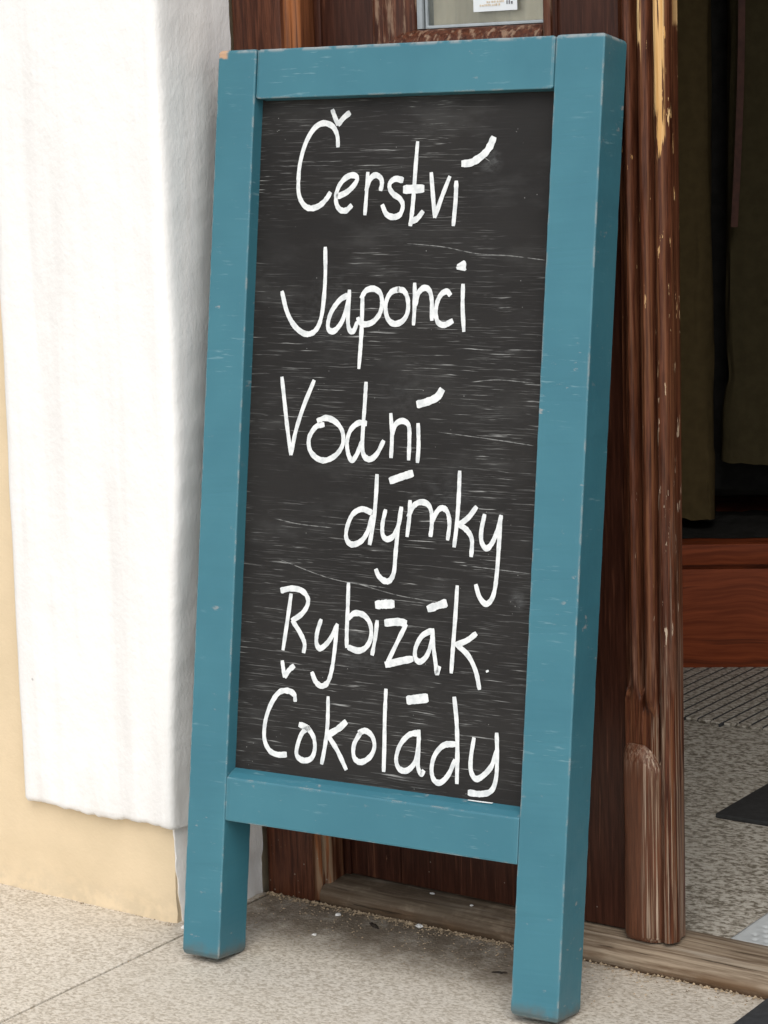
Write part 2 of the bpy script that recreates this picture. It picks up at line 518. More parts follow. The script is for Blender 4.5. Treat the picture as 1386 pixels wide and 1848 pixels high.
# joint filling a few millimetres down
box('joint_filler', -3.65, 3.54, -3.06, .226, -.058, -.006, 'twig', pav)

# ---- house front
house = thing('house_wall', 'cream yellow plastered house wall with a white plaster band beside the door', 'wall', (-1.0, .087, 0))
def wall_grid(name, x0, x1, y, z0, z1, mat, nx, nzs, amp):
    rings = []
    for k in range(nzs + 1):
        z = z0 + (z1 - z0) * k / nzs
        rings.append([(x0 + (x1 - x0) * i / nx, y + amp * nz(x0 + (x1 - x0) * i / nx, 3, z, 9), z) for i in range(nx + 1)])
    v, f = loft(rings, closed=False)
    return mk(name, v, f, mat, house, 60)
# lower course with fine wobble near the door, coarse elsewhere
def yellow_wall():
    secs = []
    zs = [-.012] + [k * .012 for k in range(0, 26)] + [.35, .5, .8, 1.2, 1.8, 2.4, 3.2]
    xs = [-3.6, -2.5, -1.5, -1.0, -.7] + [-.5 + k * .0125 for k in range(0, 34)]
    rings = []
    for z in zs:
        r = []
        for x in xs:
            xx = x
            if x > -.0875:
                xx = -.0825 + .0015 * nz(0, 5, z, 40)
            y = .0872 + .0016 * nz(x, 1, z, 14) + .0005 * nz(x, 7, z, 60)
            if xx > -.095: y += .003 * ((xx + .095) / .0125)
            # foot of the wall spreads a little over the slab
            if z < .012: y -= .0016 * (1 + nz(x, 2, 0, 30))
            r.append((xx, y, z))
        # return into the wall
        r.append((r[-1][0] - .004, .16, z)); r.append((-3.6, .16, z))
        rings.append(r)
    v, f = loft(rings, closed=True)
    return mk('wall', v, f, 'yellow', house, 50)
yellow_wall()

def band():
    """white plaster band with its rounded corner, wrapping into the door reveal"""
    zs = [.118, .1195, .123] + [.128 + .0095 * k for k in range(0, 101)] + [1.10 + .05 * k for k in range(0, 27)]
    rings = []
    for k, z in enumerate(zs):
        t = sstep(z, .10, .62)
        xr = -.071 + .033 * t + .0020 * nz(1, 1, z, 11) + .0012 * nz(4, 1, z, 45)
        xl = -.305 + .013 * sstep(z, .1, 1.1) + .0014 * nz(9, 1, z, 13)
        yf = .0725
        if k == 0: inset = .006
        elif k == 1: inset = .002
        else: inset = 0
        sec = [(xl + .001, .10), (xl, .084), (xl + .0005, .079), (xl + .003, .0748), (xl + .007, yf + .0006)]
        n = 80
        for i in range(n + 1):
            x = xl + .012 + (xr - .016 - xl - .012) * i / n
            sec.append((x, yf + .0010 * nz(x, 2, z, 16) + .0006 * nz(x, 2, z, 55)))
        sec += [(xr - .010, yf + .0004), (xr - .005, yf + .0016), (xr - .0015, yf + .0045), (xr, yf + .010), (xr - .0003, yf + .018)]
        xe, ye = -.0590, .2272 + .0016 * nz(8, 2, z, 50) + .001 * nz(8, 2, z, 160)
        x0, y0 = xr - .0003, yf + .018
        m = 14
        for i in range(1, m + 1):
            u = i / m
            x = x0 + (xe - x0) * u + .0012 * nz(2, u * .15, z, 20) + .0007 * nz(3, u * .15, z, 70)
            sec.append((x, y0 + (ye - y0) * u))
        sec += [(-.09, .232), (-.12, .11)]
        ring = []
        for (x, y) in sec:
            zz = z
            if k < 3:
                zz = z + .004 * nz(x, 1, 2, 13) + .0022 * nz(x, 1, 5, 60) + .0015 * nz(x, 1, 9, 170)
                if inset: y = y + inset if y < .09 else y
            ring.append((x, y, zz))
        rings.append(ring)
    v, f = loft(rings, closed=True)
    return mk('plaster_band', v, f, 'white', house, 50)
band()
def reveal_foot():
    """whitewashed foot of the reveal below the band"""
    rings = []
    for k in range(17):
        z = -.008 + .0088 * k
        r = []
        n = 12
        # ragged front edge of the whitewash
        ys = .0905 + .0035 * nz(5, 5, z, 50) + .007 * (1 - sstep(z, .0, .06))
        xs_ = -.0808 + .0008 * nz(7, 1, z, 50)
        for i in range(n + 1):
            u = i / n
            y = ys + (.2235 + .003 * nz(6, 6, z, 55) - ys) * u
            x = xs_ + (-.0585 - xs_) * u ** .8 + .0013 * nz(1, y, z, 60)
            if k < 7 and u > .85:
                x -= .012 * max(0, nz(3, y, z, 45)) + .003
            r.append((x, y, z))
        r += [(-.10, .226, z), (-.10, ys + .004, z)]
        rings.append(r)
    v, f = loft(rings, closed=True)
    return mk('reveal_plaster', v, f, 'white', house, 45)
reveal_foot()
# masonry of the house behind the plaster and over / right of the doorway
box('masonry', -3.6, -.075, .165, .345, -.02, 3.2, 'yellow', house)
box('lintel_wall', -.075, 1.45, .12, .345, 2.38, 3.2, 'yellow', house)
box('wall_right', 1.45, 4.0, .087, .345, -.02, 3.2, 'yellow', house)

# ---- interior: a dim room behind the door
tag(box('interior_floor', -1.6, 2.6, .3125, 2.9, -.05, .0085, 'carpet'), 'dark speckled floor inside the shop', 'floor', kind='structure')
def iwall(name, *a):
    tag(box(name, *a, 'wall_in'), 'dark wall of the shop room', 'wall', kind='structure')
iwall('interior_wall_back', -1.7, 2.7, 2.9, 3.0, -.05, 2.6)
iwall('interior_wall_left', -1.7, -1.6, .345, 2.9, -.05, 2.6)
iwall('interior_wall_right', 2.6, 2.7, .345, 2.9, -.05, 2.6)
iwall('interior_ceiling', -1.7, 2.7, .345, 3.0, 2.6, 2.7)
iwall('interior_wall_front', -1.6, -.1, .347, .36, -.05, 2.6)
iwall('interior_wall_front_right', 1.5, 2.6, .347, .36, -.05, 2.6)
iwall('interior_wall_over_door', -.1, 1.5, .347, .36, 2.32, 2.6)

# ================================================================== DOOR
# ---- frame
fr = thing('door_frame', 'brown painted wooden door frame with a worn orange moulded edge', 'door frame', (-.02, .229, 0))
def frame_post():
    rings = []
    zs = [0.0] + [.012 * k for k in range(1, 20)] + [.3, .5, .8, .95] + [.98 + .02 * k for k in range(8)] + [1.3, 1.8, 2.34]
    for z in zs:
        w = .0006 * nz(1, 2, z, 30)
        d = .004 * (1 - sstep(z, .0, .05)) * (nz(3, 3, z, 80) * .5 + .5)
        r = [(-.0562 + w, .34, z), (-.0562 + w, .2300, z), (-.0545, .2290, z), (-.01, .2290 + w * .4, z), (.0095, .2290, z), (.0118, .2300, z), (.0125, .2330, z)]
        # two little rolls of the moulded edge
        cs = [(.0125, .233), (.0168, .2325), (.0196, .2352), (.0206, .2385), (.0232, .2385), (.0266, .2400), (.0286, .2432)]
        k = 1 - sstep(.10 - z, .0, .05)
        for (x, y) in cs[1:]:
            r.append((x + w, y + (1 - k) * .002 + d * .5, z))
        r += [(.0292 + w, .2470, z), (.0292, .268, z), (.0292, .34, z)]
        rings.append(r)
    v, f = loft(rings)
    mk('post', v, f, 'frame', fr, 40)
frame_post()
box('head', -.0535, 1.44, .231, .339, 2.27, 2.335, 'frame', fr, .002)
box('post', 1.36, 1.44, .232, .338, 0.0, 2.27, 'frame', fr, .003)

# ---- threshold
def threshold():
    rings = []
    n = 160
    for k in range(n + 1):
        x = .0210 + (1.3595 - .0210) * k / n
        a = .0016 * nz(x, 1, 1, 22) + .0009 * nz(x, 1, 7, 90)
        b = .0014 * nz(x, 4, 1, 30)
        prof = [(.232, -.01), (.2300 + a, .0015), (.2286 + a, .006), (.2290 + a, .0112 + b), (.2312 + a, .0152 + b),
                (.2365 + a * .5, .0185 + b), (.2440, .0212 + b * .8), (.2540, .0236 + .5 * b), (.270, .0250), (.290, .0252), (.308, .0248), (.3115, .022), (.3115, -.01)]
        rings.append([(x, y, z) for (y, z) in prof])
    v, f = loft(rings)
    o = mk('door_threshold', v, f, 'oak', None, 45, origin=(.69, .27, 0))
    tag(o, 'weathered wooden threshold under the door with a rounded worn front edge', 'threshold')
threshold()

# ---- closed leaf
door = thing('door_leaf', 'closed brown door leaf with peeling reeded edge strip and small glazed window', 'door', (.25, .29, .027))
def bar_y(name, x0, x1, z0, z1, y0, y1, mat='brown', bev=.0018, parent=None):
    return box(name, x0, x1, y0, y1, z0, z1, mat, parent or door, bev)
Z0 = .0275
box('stile', .0315, .1115, .270, .310, Z0, 2.255, 'brown', door, .0015)
box('stile', .3395, .4590, .270, .310, Z0, 2.255, 'brown', door, .0015)
box('rail', .1118, .3392, .2703, .3097, Z0, .205, 'brown', door, .0015)
box('rail', .1118, .3392, .2703, .3097, .860, .985, 'brown', door, .0015)
box('rail', .1118, .3392, .2703, .3097, 2.10, 2.255, 'brown', door, .0015)
box('panel', .108, .343, .283, .300, .200, .865, 'brown', door, .001)
# narrow bead applied to the left stile and to the right stile (thin lit lines in the paint)
box('bead_strip', .0315, .0405, .2660, .2697, Z0, 2.25, 'brown', door, .0012)
box('bead_strip', .3440, .3475, .2675, .2697, .99, 2.09, 'brown', door, .0008)
# window mouldings: stepped profile round the pane
def mould(name, pts, a, b, axis):
    """profile pts (across, y) from outer edge to pane; a..b mitred along the axis"""
    rings = []
    n = 40
    for k in range(n + 1):
        t = k / n
        ring = []
        for (c, y, ins) in pts:
            s = a + ins + (b - a - 2 * ins) * t
            wob = .0007 * nz(s, c, 3, 60)
            ring.append((c, y + wob, s) if axis == 'z' else (s, y + wob, c))
        rings.append(ring)
    v, f = loft(rings)
    return mk(name, v, f, 'mould', door, 40)
GX0, GX1, GZ0, GZ1 = .1660, .3245, 1.0155, 1.80
ML = [(.1120, .300, 0), (.1120, .2665, 0), (.1165, .2640, 0), (.1220, .2645, 0), (.1255, .2690, 0), (.1330, .2680, 0), (.1400, .2705, 0), (.1450, .2755, 0), (.1530, .2770, 0), (.1585, .2800, 0), (.1600, .2850, 0), (.1600, .300, 0)]
mould('window_moulding', ML, .990, 2.09, 'z')
MR = [(.3390, .300, 0), (.3390, .2680, 0), (.3360, .2660, 0), (.3310, .2672, 0), (.3275, .2725, 0), (.3250, .2800, 0), (.3245, .300, 0)]
mould('window_moulding', MR, .990, 2.09, 'z')
MB = [(.9860, .300, 0), (.9860, .2690, 0), (.9920, .2665, 0), (1.0000, .2672, 0), (1.0045, .2700, 0), (1.0100, .2760, 0), (1.0120, .2800, 0), (1.0128, .300, 0)]
mould('window_moulding', MB, .1255, .3275, 'x')
# glazing: bead, pane, beige sheet added behind to stand for the reflection
box('glazing_bead', .1602, .1668, .2826, .2990, 1.013, 2.09, 'bead', door, .0006)
box('glazing_bead', .1700, .1722, .2846, .2990, 1.013, 2.09, 'bead', door, .0004)
box('glazing_bead', .1724, .3244, .2840, .2990, 1.0129, 1.0162, 'bead', door, .0006)
box('pane', .1605, .3242, .2875, .2905, 1.0165, 2.089, 'glass', door)
def reflection_sheet():
    rings = []
    for k in range(30):
        z = 1.0167 + (2.088 - 1.0167) * k / 29
        rings.append([(.1725 + .1515 * i / 60, .2975 + .0014 * math.sin(i * .9 + .6 * math.sin(z * 9)) + .001 * nz(i * .1, 1, z, 6), z) for i in range(61)])
    v, f = loft(rings, closed=False)
    mk('reflection_sheet', v, f, 'reflection_sheet', door, 60)
reflection_sheet()

# ---- reeded edge strip
def strip():
    xs = [.4235 + .0005 * i for i in range(0, 122)]           # .4235 .. .484
    reeds = [(.4362, .0070, .0150), (.4555, .0095, .0176), (.4745, .0098, .0186)]
    rings = []
    zs = [.029] + [.03 + .02 * k for k in range(12)] + [.262 + .004 * k for k in range(20)] + [.345 + .012 * k for k in range(72)] + [1.22 + .06 * k for k in range(18)]
    for z in zs:
        k12 = [sstep(z, .292, .318), sstep(z, .278, .300), 1.0]
        ring = [(.4235, .2695, z), (.4235, .2615, z)]
        for x in xs[1:]:
            y = .2682
            flat = .2555 + .0012 * sstep(abs(x - .444), 0, .03)
            b = 0.0
            for (c, r, d), k in zip(reeds, k12):
                if abs(x - c) < r:
                    b = max(b, d * math.sqrt(max(0, 1 - ((x - c) / r) ** 2)))
            yr = y - b
            yr = max(yr, .2493)
            kk = k12[0] if x < .4455 else (k12[1] if x < .4648 else 1.0)
            yy = flat + (yr - flat) * kk
            wear = .0010 * max(0, nz(x * 9, 3, z, 14)) + .0005 * nz(x * 12, 3, z, 40)
            ring.append((x, yy + wear, z))
        ring += [(.4842, .2600, z), (.4840, .2640, z), (.4820, .2655, z), (.4815, .2700, z), (.4806, .2705, z), (.4800, .2840, z), (.462, .2850, z), (.4600, .2695, z)]
        rings.append(ring)
    v, f = loft(rings)
    return mk('reeded_strip', v, f, 'astragal', door, 30)
st_ = strip()
def block():
    rings = []
    base = [(.4222, .2690), (.4212, .2590), (.4225, .2525), (.4262, .2485), (.4330, .2468), (.4420, .2455), (.4500, .2452), (.4560, .2462), (.4620, .2492), (.4665, .2535), (.4700, .2575)]
    zs = [.0262, .0285, .033, .05, .08, .11, .14, .17, .20, .215, .228, .236, .241, .2445, .2465]
    for z in zs:
        r = []
        for i, (x, y) in enumerate(base):
            dy = 0
            top = .2475 - .020 * sstep(x, .448, .470)          # the top slopes away to the right
            zz = z
            if z > .19:
                zz = .19 + (z - .19) * (top - .19) / (.2475 - .19)
                t = (z - .19) / .0565
                dy = .0085 * max(0, (t - .62) / .38) ** 2
            if z < .033: dy = .004 * (.033 - z) / .0068
            if .10 < z < .18: dy += .0012 * math.sin((z - .10) / .08 * math.pi) * (1 if i < 5 else 0)
            r.append((x, min(y + dy + .0004 * nz(x, 1, z, 90), .2612), zz))
        r += [(.4700, .2612, r[-1][2]), (.4240, .2690, r[0][2])]
        rings.append(r)
    v, f = loft(rings)
    return mk('foot_block', v, f, 'block', door, 40)
block()

# ---- notice on the window
nt_ = thing('paper_notice', 'small white paper notice stuck on the door window', 'notice', (.2595, .2868, 1.028))
box('sheet', .2317, .2872, .2864, .28685, 1.0280, 1.105, 'paper', nt_)
rn = random.Random(4)
for (z, x0, x1, m, h) in [(1.0415, .236, .252, 'ink', .0022), (1.0415, .254, .262, 'ink', .0020), (1.0368, .249, .271, 'ink2', .0024), (1.0335, .240, .266, 'ink2', .0024), (1.0345, .274, .282, 'ink', .0040), (1.048, .237, .28, 'ink', .0022), (1.054, .237, .275, 'ink', .0022), (1.064, .24, .28, 'ink2', .006)]:
    x = x0
    while x < x1:
        w = rn.uniform(.0010, .0024)
        box('print_mark', x, min(x + w, x1 + .001), .28605, .28625, z, z + h * rn.uniform(.6, 1.0), m, nt_)
        x += w + rn.uniform(.0006, .0016)

# ================================================================== CHALKBOARD SIGN
W_, WL, WR, TR, B0, B1, D_, REC, B1B = .46359, .04907, .05420, .05407, .15533, .20426, .05424, .01756, .21288
SM = Matrix(((.995881, -.089555, -.014174, 0), (.090669, .984355, .151075, 0), (.000423, -.151737, .988421, .0084), (0, 0, 0, 1)))
sign = thing('chalkboard_sign', 'teal framed pavement chalkboard with white handwriting leaning on the door', 'sign', matrix=SM)
# local axes: x right, y into the board (front face y = 0), z up
def bar(name, a0, a1, b0, b1, l0, l1, axis, parent, seed, r=.0016, foot=0.0, mat='teal'):
    """rounded timber: section a (x or z) by b (y), length l along axis, with nibbled arrises"""
    n = max(8, int((l1 - l0) / .006))
    sec = []
    for (ca, cb, sa, sb, ang) in ((a0 + r, b0 + r, -1, -1, 180), (a1 - r, b0 + r, 1, -1, 270), (a1 - r, b1 - r, 1, 1, 0), (a0 + r, b1 - r, -1, 1, 90)):
        for q in range(4):
            t = R(ang + q * 30)
            sec.append((ca + r * math.cos(t), cb + r * math.sin(t), ca, cb))
    rings = []
    ends = [0, .3, .7]
    ls = [(l0, .0024 + foot * .4), (l0 + .0012 + foot * .3, .0009 + foot * .2), (l0 + .004 + foot, 0.0)]
    ls += [(l0 + .006 + foot + (l1 - l0 - .012 - foot) * k / n, 0.0) for k in range(n + 1)]
    ls += [(l1 - .0032, 0.0), (l1 - .0010, .0011), (l1, .0030)]
    ca_, cb_ = (a0 + a1) / 2, (b0 + b1) / 2
    for (l, ins) in ls:
        ring = []
        for i, (a, b, ca, cb) in enumerate(sec):
            chip = .0011 * max(0, nz(i // 4 * 3.1 + seed, 1.5, l, 26) - .32) + .00035 * nz(i // 4 + seed, 7, l, 60)
            da, db = (ca - a) , (cb - b)
            ll = math.hypot(da, db) + 1e-9
            a2, b2 = a + da / ll * chip, b + db / ll * chip
            sx = 1 - ins / (abs(a1 - a0) / 2); sy = 1 - ins / (abs(b1 - b0) / 2)
            a2 = ca_ + (a2 - ca_) * sx; b2 = cb_ + (b2 - cb_) * sy
            ring.append((a2, b2, l) if axis == 'z' else (l, b2, a2))
        rings.append(ring)
    v, f = loft(rings)
    return mk(name, v, f, mat, parent, None, local=True)
bar('stile', 0, WL, 0, D_, -.0002, 1.0, 'z', sign, 1.3, foot=.0015)
bar('stile', W_ - WR, W_, 0, D_, -.0002, 1.0, 'z', sign, 8.7, foot=.0015)
bar('top_rail', 1 - TR, .9992, .0004, D_ - .001, WL + .0007, W_ - WR - .0007, 'x', sign, 3.1, r=.0013)
def bottom_rail():
    n = 70
    rings = []
    for k in range(n + 1):
        x = WL + .0005 + (W_ - WR - WL - .001) * k / n
        j = .0003 * nz(x, 3, 1, 60)
        e = 0.0008 if k in (0, n) else 0
        prof = [(.0018 + e, B0 + .0002), (.0006 + e, B0 + .0007), (.0002 + e + j, B0 + .0022), (.0002 + e, (B0 + B1) / 2), (.0002 + e + j, B1 - .0022), (.0008 + e, B1 - .0006),
                (.0024 + e, B1 + .0003), (REC * .5, (B1 + B1B) / 2 + .0002), (REC + .001, B1B), (REC + .009, B1B + .0002), (D_ - .002, B1B), (D_ - .001, B1B - .001), (D_ - .001, B0 + .001), (D_ - .002, B0)]
        rings.append([(x, y, z) for (y, z) in prof])
    v, f = loft(rings)
    return mk('bottom_rail', v, f, 'teal', sign, None, local=True)
br_ = bottom_rail()
pv, pf = box_data(WL - .006, W_ - WR + .006, REC, REC + .008, B1B - .012, 1 - TR + .012)
panel = mk('chalkboard_panel', pv, pf, 'board', sign, None, local=True)
panel['label'] = 'dark grey chalkboard panel covered in white handwriting'
# white dash rubbed onto the sloping top of the lower rail
zc = lambda t: B1 + (B1B - B1) * t
dv = []
for (x, t) in [(.3415, .80), (.355, .78), (.3700, .81), (.3712, .90), (.356, .89), (.3422, .88)]:
    dv.append((x, REC * t - .0004, zc(t) + .0011))
mk('chalk_dash', dv, [tuple(range(6))], 'chalk', br_, None, local=True)
# ---- handwriting (millimetres on the panel: x to the right, z up)
WORDS = {'cerstvi':[(None,[(138.4,934.1),(141.9,926.6),(146.5,917.8)]),
     (None,[(146.5,917.8),(152.8,924.8),(160.6,930.5)]),
     (None,[(147.6,894.2),(146.2,905.9),(140.1,916.0),(128.3,920.0),(116.8,914.7),(106.7,899.3),(100.6,878.1),(99.3,858.1),(100.9,843.1),(107.7,832.3),(116.7,828.7),(127.7,831.7),(136.1,839.1),(140.5,845.7)]),
     (None,[(148.9,840.7),(161.1,845.8),(170.2,853.6),(173.3,860.7),(167.4,863.8),(158.9,860.9),(151.2,852.6),(147.7,841.5),(149.3,832.3),(154.2,826.8),(161.2,826.3),(167.9,831.7)]),
     (None,[(186.2,866.5),(185.8,847.3),(184.8,821.5)]),
     (None,[(184.9,847.3),(189.2,858.8),(195.5,863.4),(202.0,860.6),(204.2,855.0),(202.9,847.1)]),
     (None,[(229.8,857.6),(220.5,859.2),(214.4,855.3),(213.9,849.5),(218.7,843.3),(227.2,837.9),(230.9,830.8),(228.0,821.8),(220.0,818.9),(211.3,822.1),(205.7,831.9)]),
     (None,[(245.4,897.7),(244.3,871.1),(243.6,846.8),(242.5,824.9),(241.0,809.8)]),
     (None,[(242.2,814.1),(249.3,817.5),(255.6,824.8)]),
     (5.2,[(230.9,847.8),(243.5,848.2),(255.5,848.6)]),
     (None,[(263.5,865.0),(266.7,841.7),(270.1,818.4)]),
     (None,[(270.1,818.4),(277.3,839.2),(285.8,860.8)]),
     (None,[(293.8,855.9),(294.0,836.6),(292.6,809.7)]),
     (4.4,[(299.4,873.9),(311.1,875.1),(324.2,882.8),(331.1,890.8),(335.5,900.7)])],
    'japonci':[(None,[(137.0,786.8),(138.5,758.2),(138.0,733.2),(136.0,713.2),(131.4,700.1),(123.5,693.7),(113.1,694.2),(100.8,703.0),(91.1,718.0),(84.1,738.8)]),
     (None,[(167.5,735.6),(158.2,730.5),(148.6,718.4),(144.6,705.9),(146.1,698.4),(152.6,697.1),(160.9,705.7),(166.1,718.7),(169.3,734.9)]),
     (None,[(169.6,741.1),(169.4,721.2),(169.6,706.4),(172.3,698.2),(177.2,698.1),(181.1,707.1)]),
     (None,[(186.2,737.6),(186.8,709.2),(186.6,684.4),(185.6,657.7)]),
     (None,[(184.7,732.6),(190.3,740.8),(200.0,742.9),(208.2,737.9),(210.8,726.8),(207.9,715.7),(199.8,707.4),(190.4,705.0),(184.0,707.1),(181.7,712.0)]),
     (None,[(230.6,742.8),(222.3,740.2),(217.0,733.1),(215.2,723.2),(218.6,711.5),(226.8,706.2),(236.6,709.4),(242.3,718.7),(241.9,732.2),(236.9,740.9),(229.2,742.8)]),
     (None,[(249.4,749.4),(250.5,727.4),(250.2,705.5)]),
     (None,[(251.7,726.2),(254.7,739.2),(261.4,744.6),(267.9,741.3),(271.0,730.2),(272.0,710.7)]),
     (None,[(292.8,737.2),(288.7,741.1),(282.5,738.6),(277.7,730.3),(276.3,718.1),(279.6,708.9),(287.2,706.2),(296.9,710.7)]),
     (None,[(307.2,748.8),(307.9,725.9),(310.6,699.9)]),
     (6.2,[(303.1,771.1),(304.6,768.2),(304.0,763.9)])],
    'vodni':[(None,[(88.7,645.5),(94.1,614.8),(99.1,587.2),(104.6,561.7)]),
     (None,[(104.6,561.7),(109.5,587.7),(118.0,614.5),(130.1,643.3)]),
     (None,[(145.1,596.2),(135.0,593.3),(127.0,581.4),(128.3,568.4),(137.6,559.5),(149.4,557.8),(162.2,564.5),(169.8,576.5),(168.2,590.2),(159.0,599.8),(147.1,603.3),(136.5,599.4)]),
     (None,[(195.3,643.3),(194.8,618.6),(194.0,593.8),(194.2,573.9),(197.0,564.6),(204.3,561.5),(212.6,567.8),(220.1,582.0)]),
     (None,[(198.1,599.4),(188.0,599.5),(178.9,591.9),(174.9,579.3),(177.0,566.2),(182.2,559.4),(188.2,566.7),(193.3,580.1)]),
     (None,[(227.4,611.2),(230.0,587.9),(230.1,564.5)]),
     (None,[(230.0,587.9),(233.7,599.6),(241.9,603.9),(249.8,599.3),(251.4,583.9),(251.6,563.1)]),
     (None,[(261.1,601.9),(262.8,579.5),(262.4,560.9)]),
     (4.6,[(258.7,621.9),(270.3,625.0),(282.5,630.6),(288.2,639.0)])],
    'dymky':[(None,[(213.7,545.6),(213.5,520.4),(211.9,495.5),(208.3,470.5)]),
     (None,[(209.2,504.8),(197.0,507.8),(185.7,501.4),(179.5,487.3),(179.2,475.3),(185.9,469.2),(197.3,473.2),(205.3,484.4),(209.9,501.6)]),
     (None,[(226.1,508.8),(223.2,493.7),(224.1,481.9),(230.0,477.6),(238.2,483.1),(243.7,497.5),(245.2,512.8)]),
     (None,[(244.7,511.1),(242.2,487.5),(240.7,462.8),(239.7,443.5),(235.0,434.0),(227.9,433.4),(221.1,438.1),(217.4,444.8)]),
     (4.6,[(229.7,539.6),(243.5,544.7),(257.4,549.4)]),
     (None,[(255.5,520.3),(255.5,503.1),(253.8,482.1)]),
     (None,[(254.1,503.1),(260.5,515.2),(268.7,519.4),(277.2,517.4),(281.8,509.6),(282.9,497.5),(282.0,484.0)]),
     (None,[(282.3,498.7),(288.7,510.8),(294.8,514.8),(301.1,510.3),(303.9,498.8),(302.6,481.7)]),
     (None,[(313.2,554.4),(313.5,526.1),(312.7,499.4),(310.7,474.9)]),
     (None,[(335.0,518.4),(326.0,506.7),(314.2,497.5)]),
     (None,[(315.5,499.0),(325.4,492.9),(331.3,483.6),(331.4,466.2)]),
     (None,[(344.8,511.0),(341.9,493.9),(342.8,482.4),(348.3,476.0),(354.5,481.0),(360.5,495.1),(364.3,511.0)]),
     (None,[(363.7,511.0),(363.1,480.9),(362.5,456.8),(360.9,435.5),(357.5,423.6),(351.0,418.3),(343.3,424.9),(338.3,437.4)])],
    'rybizak':[(None,[(112.3,410.1),(110.2,390.9),(107.7,370.3),(104.9,348.2)]),
     (None,[(99.0,412.8),(112.0,416.1),(125.4,414.9),(133.5,407.9),(133.6,399.1),(126.7,389.2),(114.9,381.1)]),
     (None,[(115.5,381.1),(125.6,369.3),(132.2,357.7),(131.5,347.6)]),
     (None,[(152.0,385.5),(147.7,371.2),(147.5,359.1),(152.4,354.2),(160.6,360.3),(167.5,370.4),(172.7,382.2)]),
     (None,[(172.2,380.4),(171.0,358.2),(168.6,335.3),(164.2,319.3),(156.2,313.5),(148.4,317.8),(143.2,327.4)]),
     (None,[(184.4,427.4),(184.8,402.0),(184.9,376.9),(185.6,358.0)]),
     (None,[(185.5,389.0),(193.8,395.7),(205.4,394.4),(213.6,385.6),(215.2,372.1),(210.0,360.9),(200.2,356.0),(187.3,358.6)]),
     (None,[(222.0,390.1),(220.6,372.5),(217.6,352.9)]),
     (5.2,[(219.1,406.7),(230.5,408.4),(241.8,409.5)]),
     (4.6,[(231.5,388.4),(247.0,390.9),(257.8,390.1)]),
     (None,[(257.5,389.1),(248.1,370.0),(235.7,344.1)]),
     (4.2,[(234.6,344.0),(250.5,349.0),(267.5,353.5)]),
     (None,[(288.8,385.4),(277.4,378.5),(270.5,365.8),(270.5,355.2),(276.1,351.1),(283.8,357.7),(288.7,371.1),(290.0,384.0)]),
     (None,[(289.6,387.1),(291.6,368.9),(295.0,352.1),(297.2,341.0),(299.9,348.2)]),
     (4.8,[(282.7,407.4),(293.6,411.7),(305.0,415.8)]),
     (None,[(316.7,434.5),(316.1,402.8),(315.0,371.0),(314.3,342.9)]),
     (None,[(341.6,386.7),(331.1,378.5),(317.7,372.5)]),
     (None,[(319.9,372.7),(333.3,362.9),(343.1,347.3),(348.4,328.9)]),
     (2.0,[(356.3,349.3),(356.9,348.2)])],
    'cokolady':[(None,[(104.6,336.2),(106.2,328.2),(108.5,318.7)]),
     (None,[(108.5,318.7),(113.5,326.4),(120.0,332.3)]),
     (None,[(123.5,293.5),(121.9,300.5),(114.6,304.1),(102.7,301.6),(92.8,288.1),(86.2,268.8),(85.7,248.7),(92.7,236.7),(103.1,233.0),(115.1,234.3)]),
     (None,[(129.8,269.0),(140.3,266.3),(149.1,256.4),(150.9,243.2),(146.4,233.3),(136.2,230.4),(128.2,235.6),(129.3,247.9),(134.6,260.7),(143.2,267.2)]),
     (None,[(165.0,302.8),(165.8,274.6),(164.1,251.7),(160.5,229.1)]),
     (4.0,[(189.0,278.3),(179.8,269.8),(164.8,260.4)]),
     (None,[(167.1,260.9),(179.6,245.9),(191.6,226.7)]),
     (None,[(207.5,268.5),(200.1,254.5),(200.8,241.3),(209.1,236.7),(220.3,243.5),(225.4,254.8),(222.3,265.7),(213.7,271.0),(205.2,267.8)]),
     (None,[(236.5,318.1),(236.5,289.6),(237.5,259.9),(238.1,230.1)]),
     (None,[(278.8,275.8),(267.1,272.5),(256.7,260.5),(252.7,245.4),(256.6,235.5),(266.3,234.3),(275.6,244.3),(278.5,259.5),(279.2,273.1)]),
     (None,[(278.6,278.7),(279.2,257.1),(279.5,240.3),(283.8,232.9),(286.7,236.7)]),
     (5.6,[(262.5,308.8),(275.0,311.3),(287.7,313.9)]),
     (None,[(319.1,317.8),(323.3,291.3),(325.6,262.3),(326.8,227.7)]),
     (None,[(323.0,268.8),(309.4,266.1),(299.1,254.4),(296.0,239.3),(299.4,228.4),(307.3,226.4),(316.5,236.0),(323.3,252.2)]),
     (None,[(344.5,277.8),(342.0,256.8),(342.8,242.8),(348.3,235.4),(356.1,238.7),(366.3,250.4),(371.6,267.4)]),
     (None,[(370.7,285.5),(372.5,260.3),(372.3,238.5),(367.6,225.1),(355.7,220.2),(340.7,219.9)])]}
SCR = [[(238.0, 791.0), (281.4, 787.6), (321.0, 780.8), (359.8, 778.7), (401.1, 774.4)], [(318.2, 456.5), (350.8, 455.3), (400.9, 453.3)], [(284.8, 594.0), (343.9, 589.6), (398.4, 584.7)], [(87.1, 491.0), (118.7, 486.9), (161.1, 485.4)], [(321.4, 647.5), (353.6, 650.8), (395.1, 648.7)], [(191.7, 428.4), (246.9, 418.9), (300.5, 415.6)], [(95.7, 446.6), (163.8, 430.4), (233.0, 425.6)], [(322.3, 881.5), (332.3, 875.6)]]

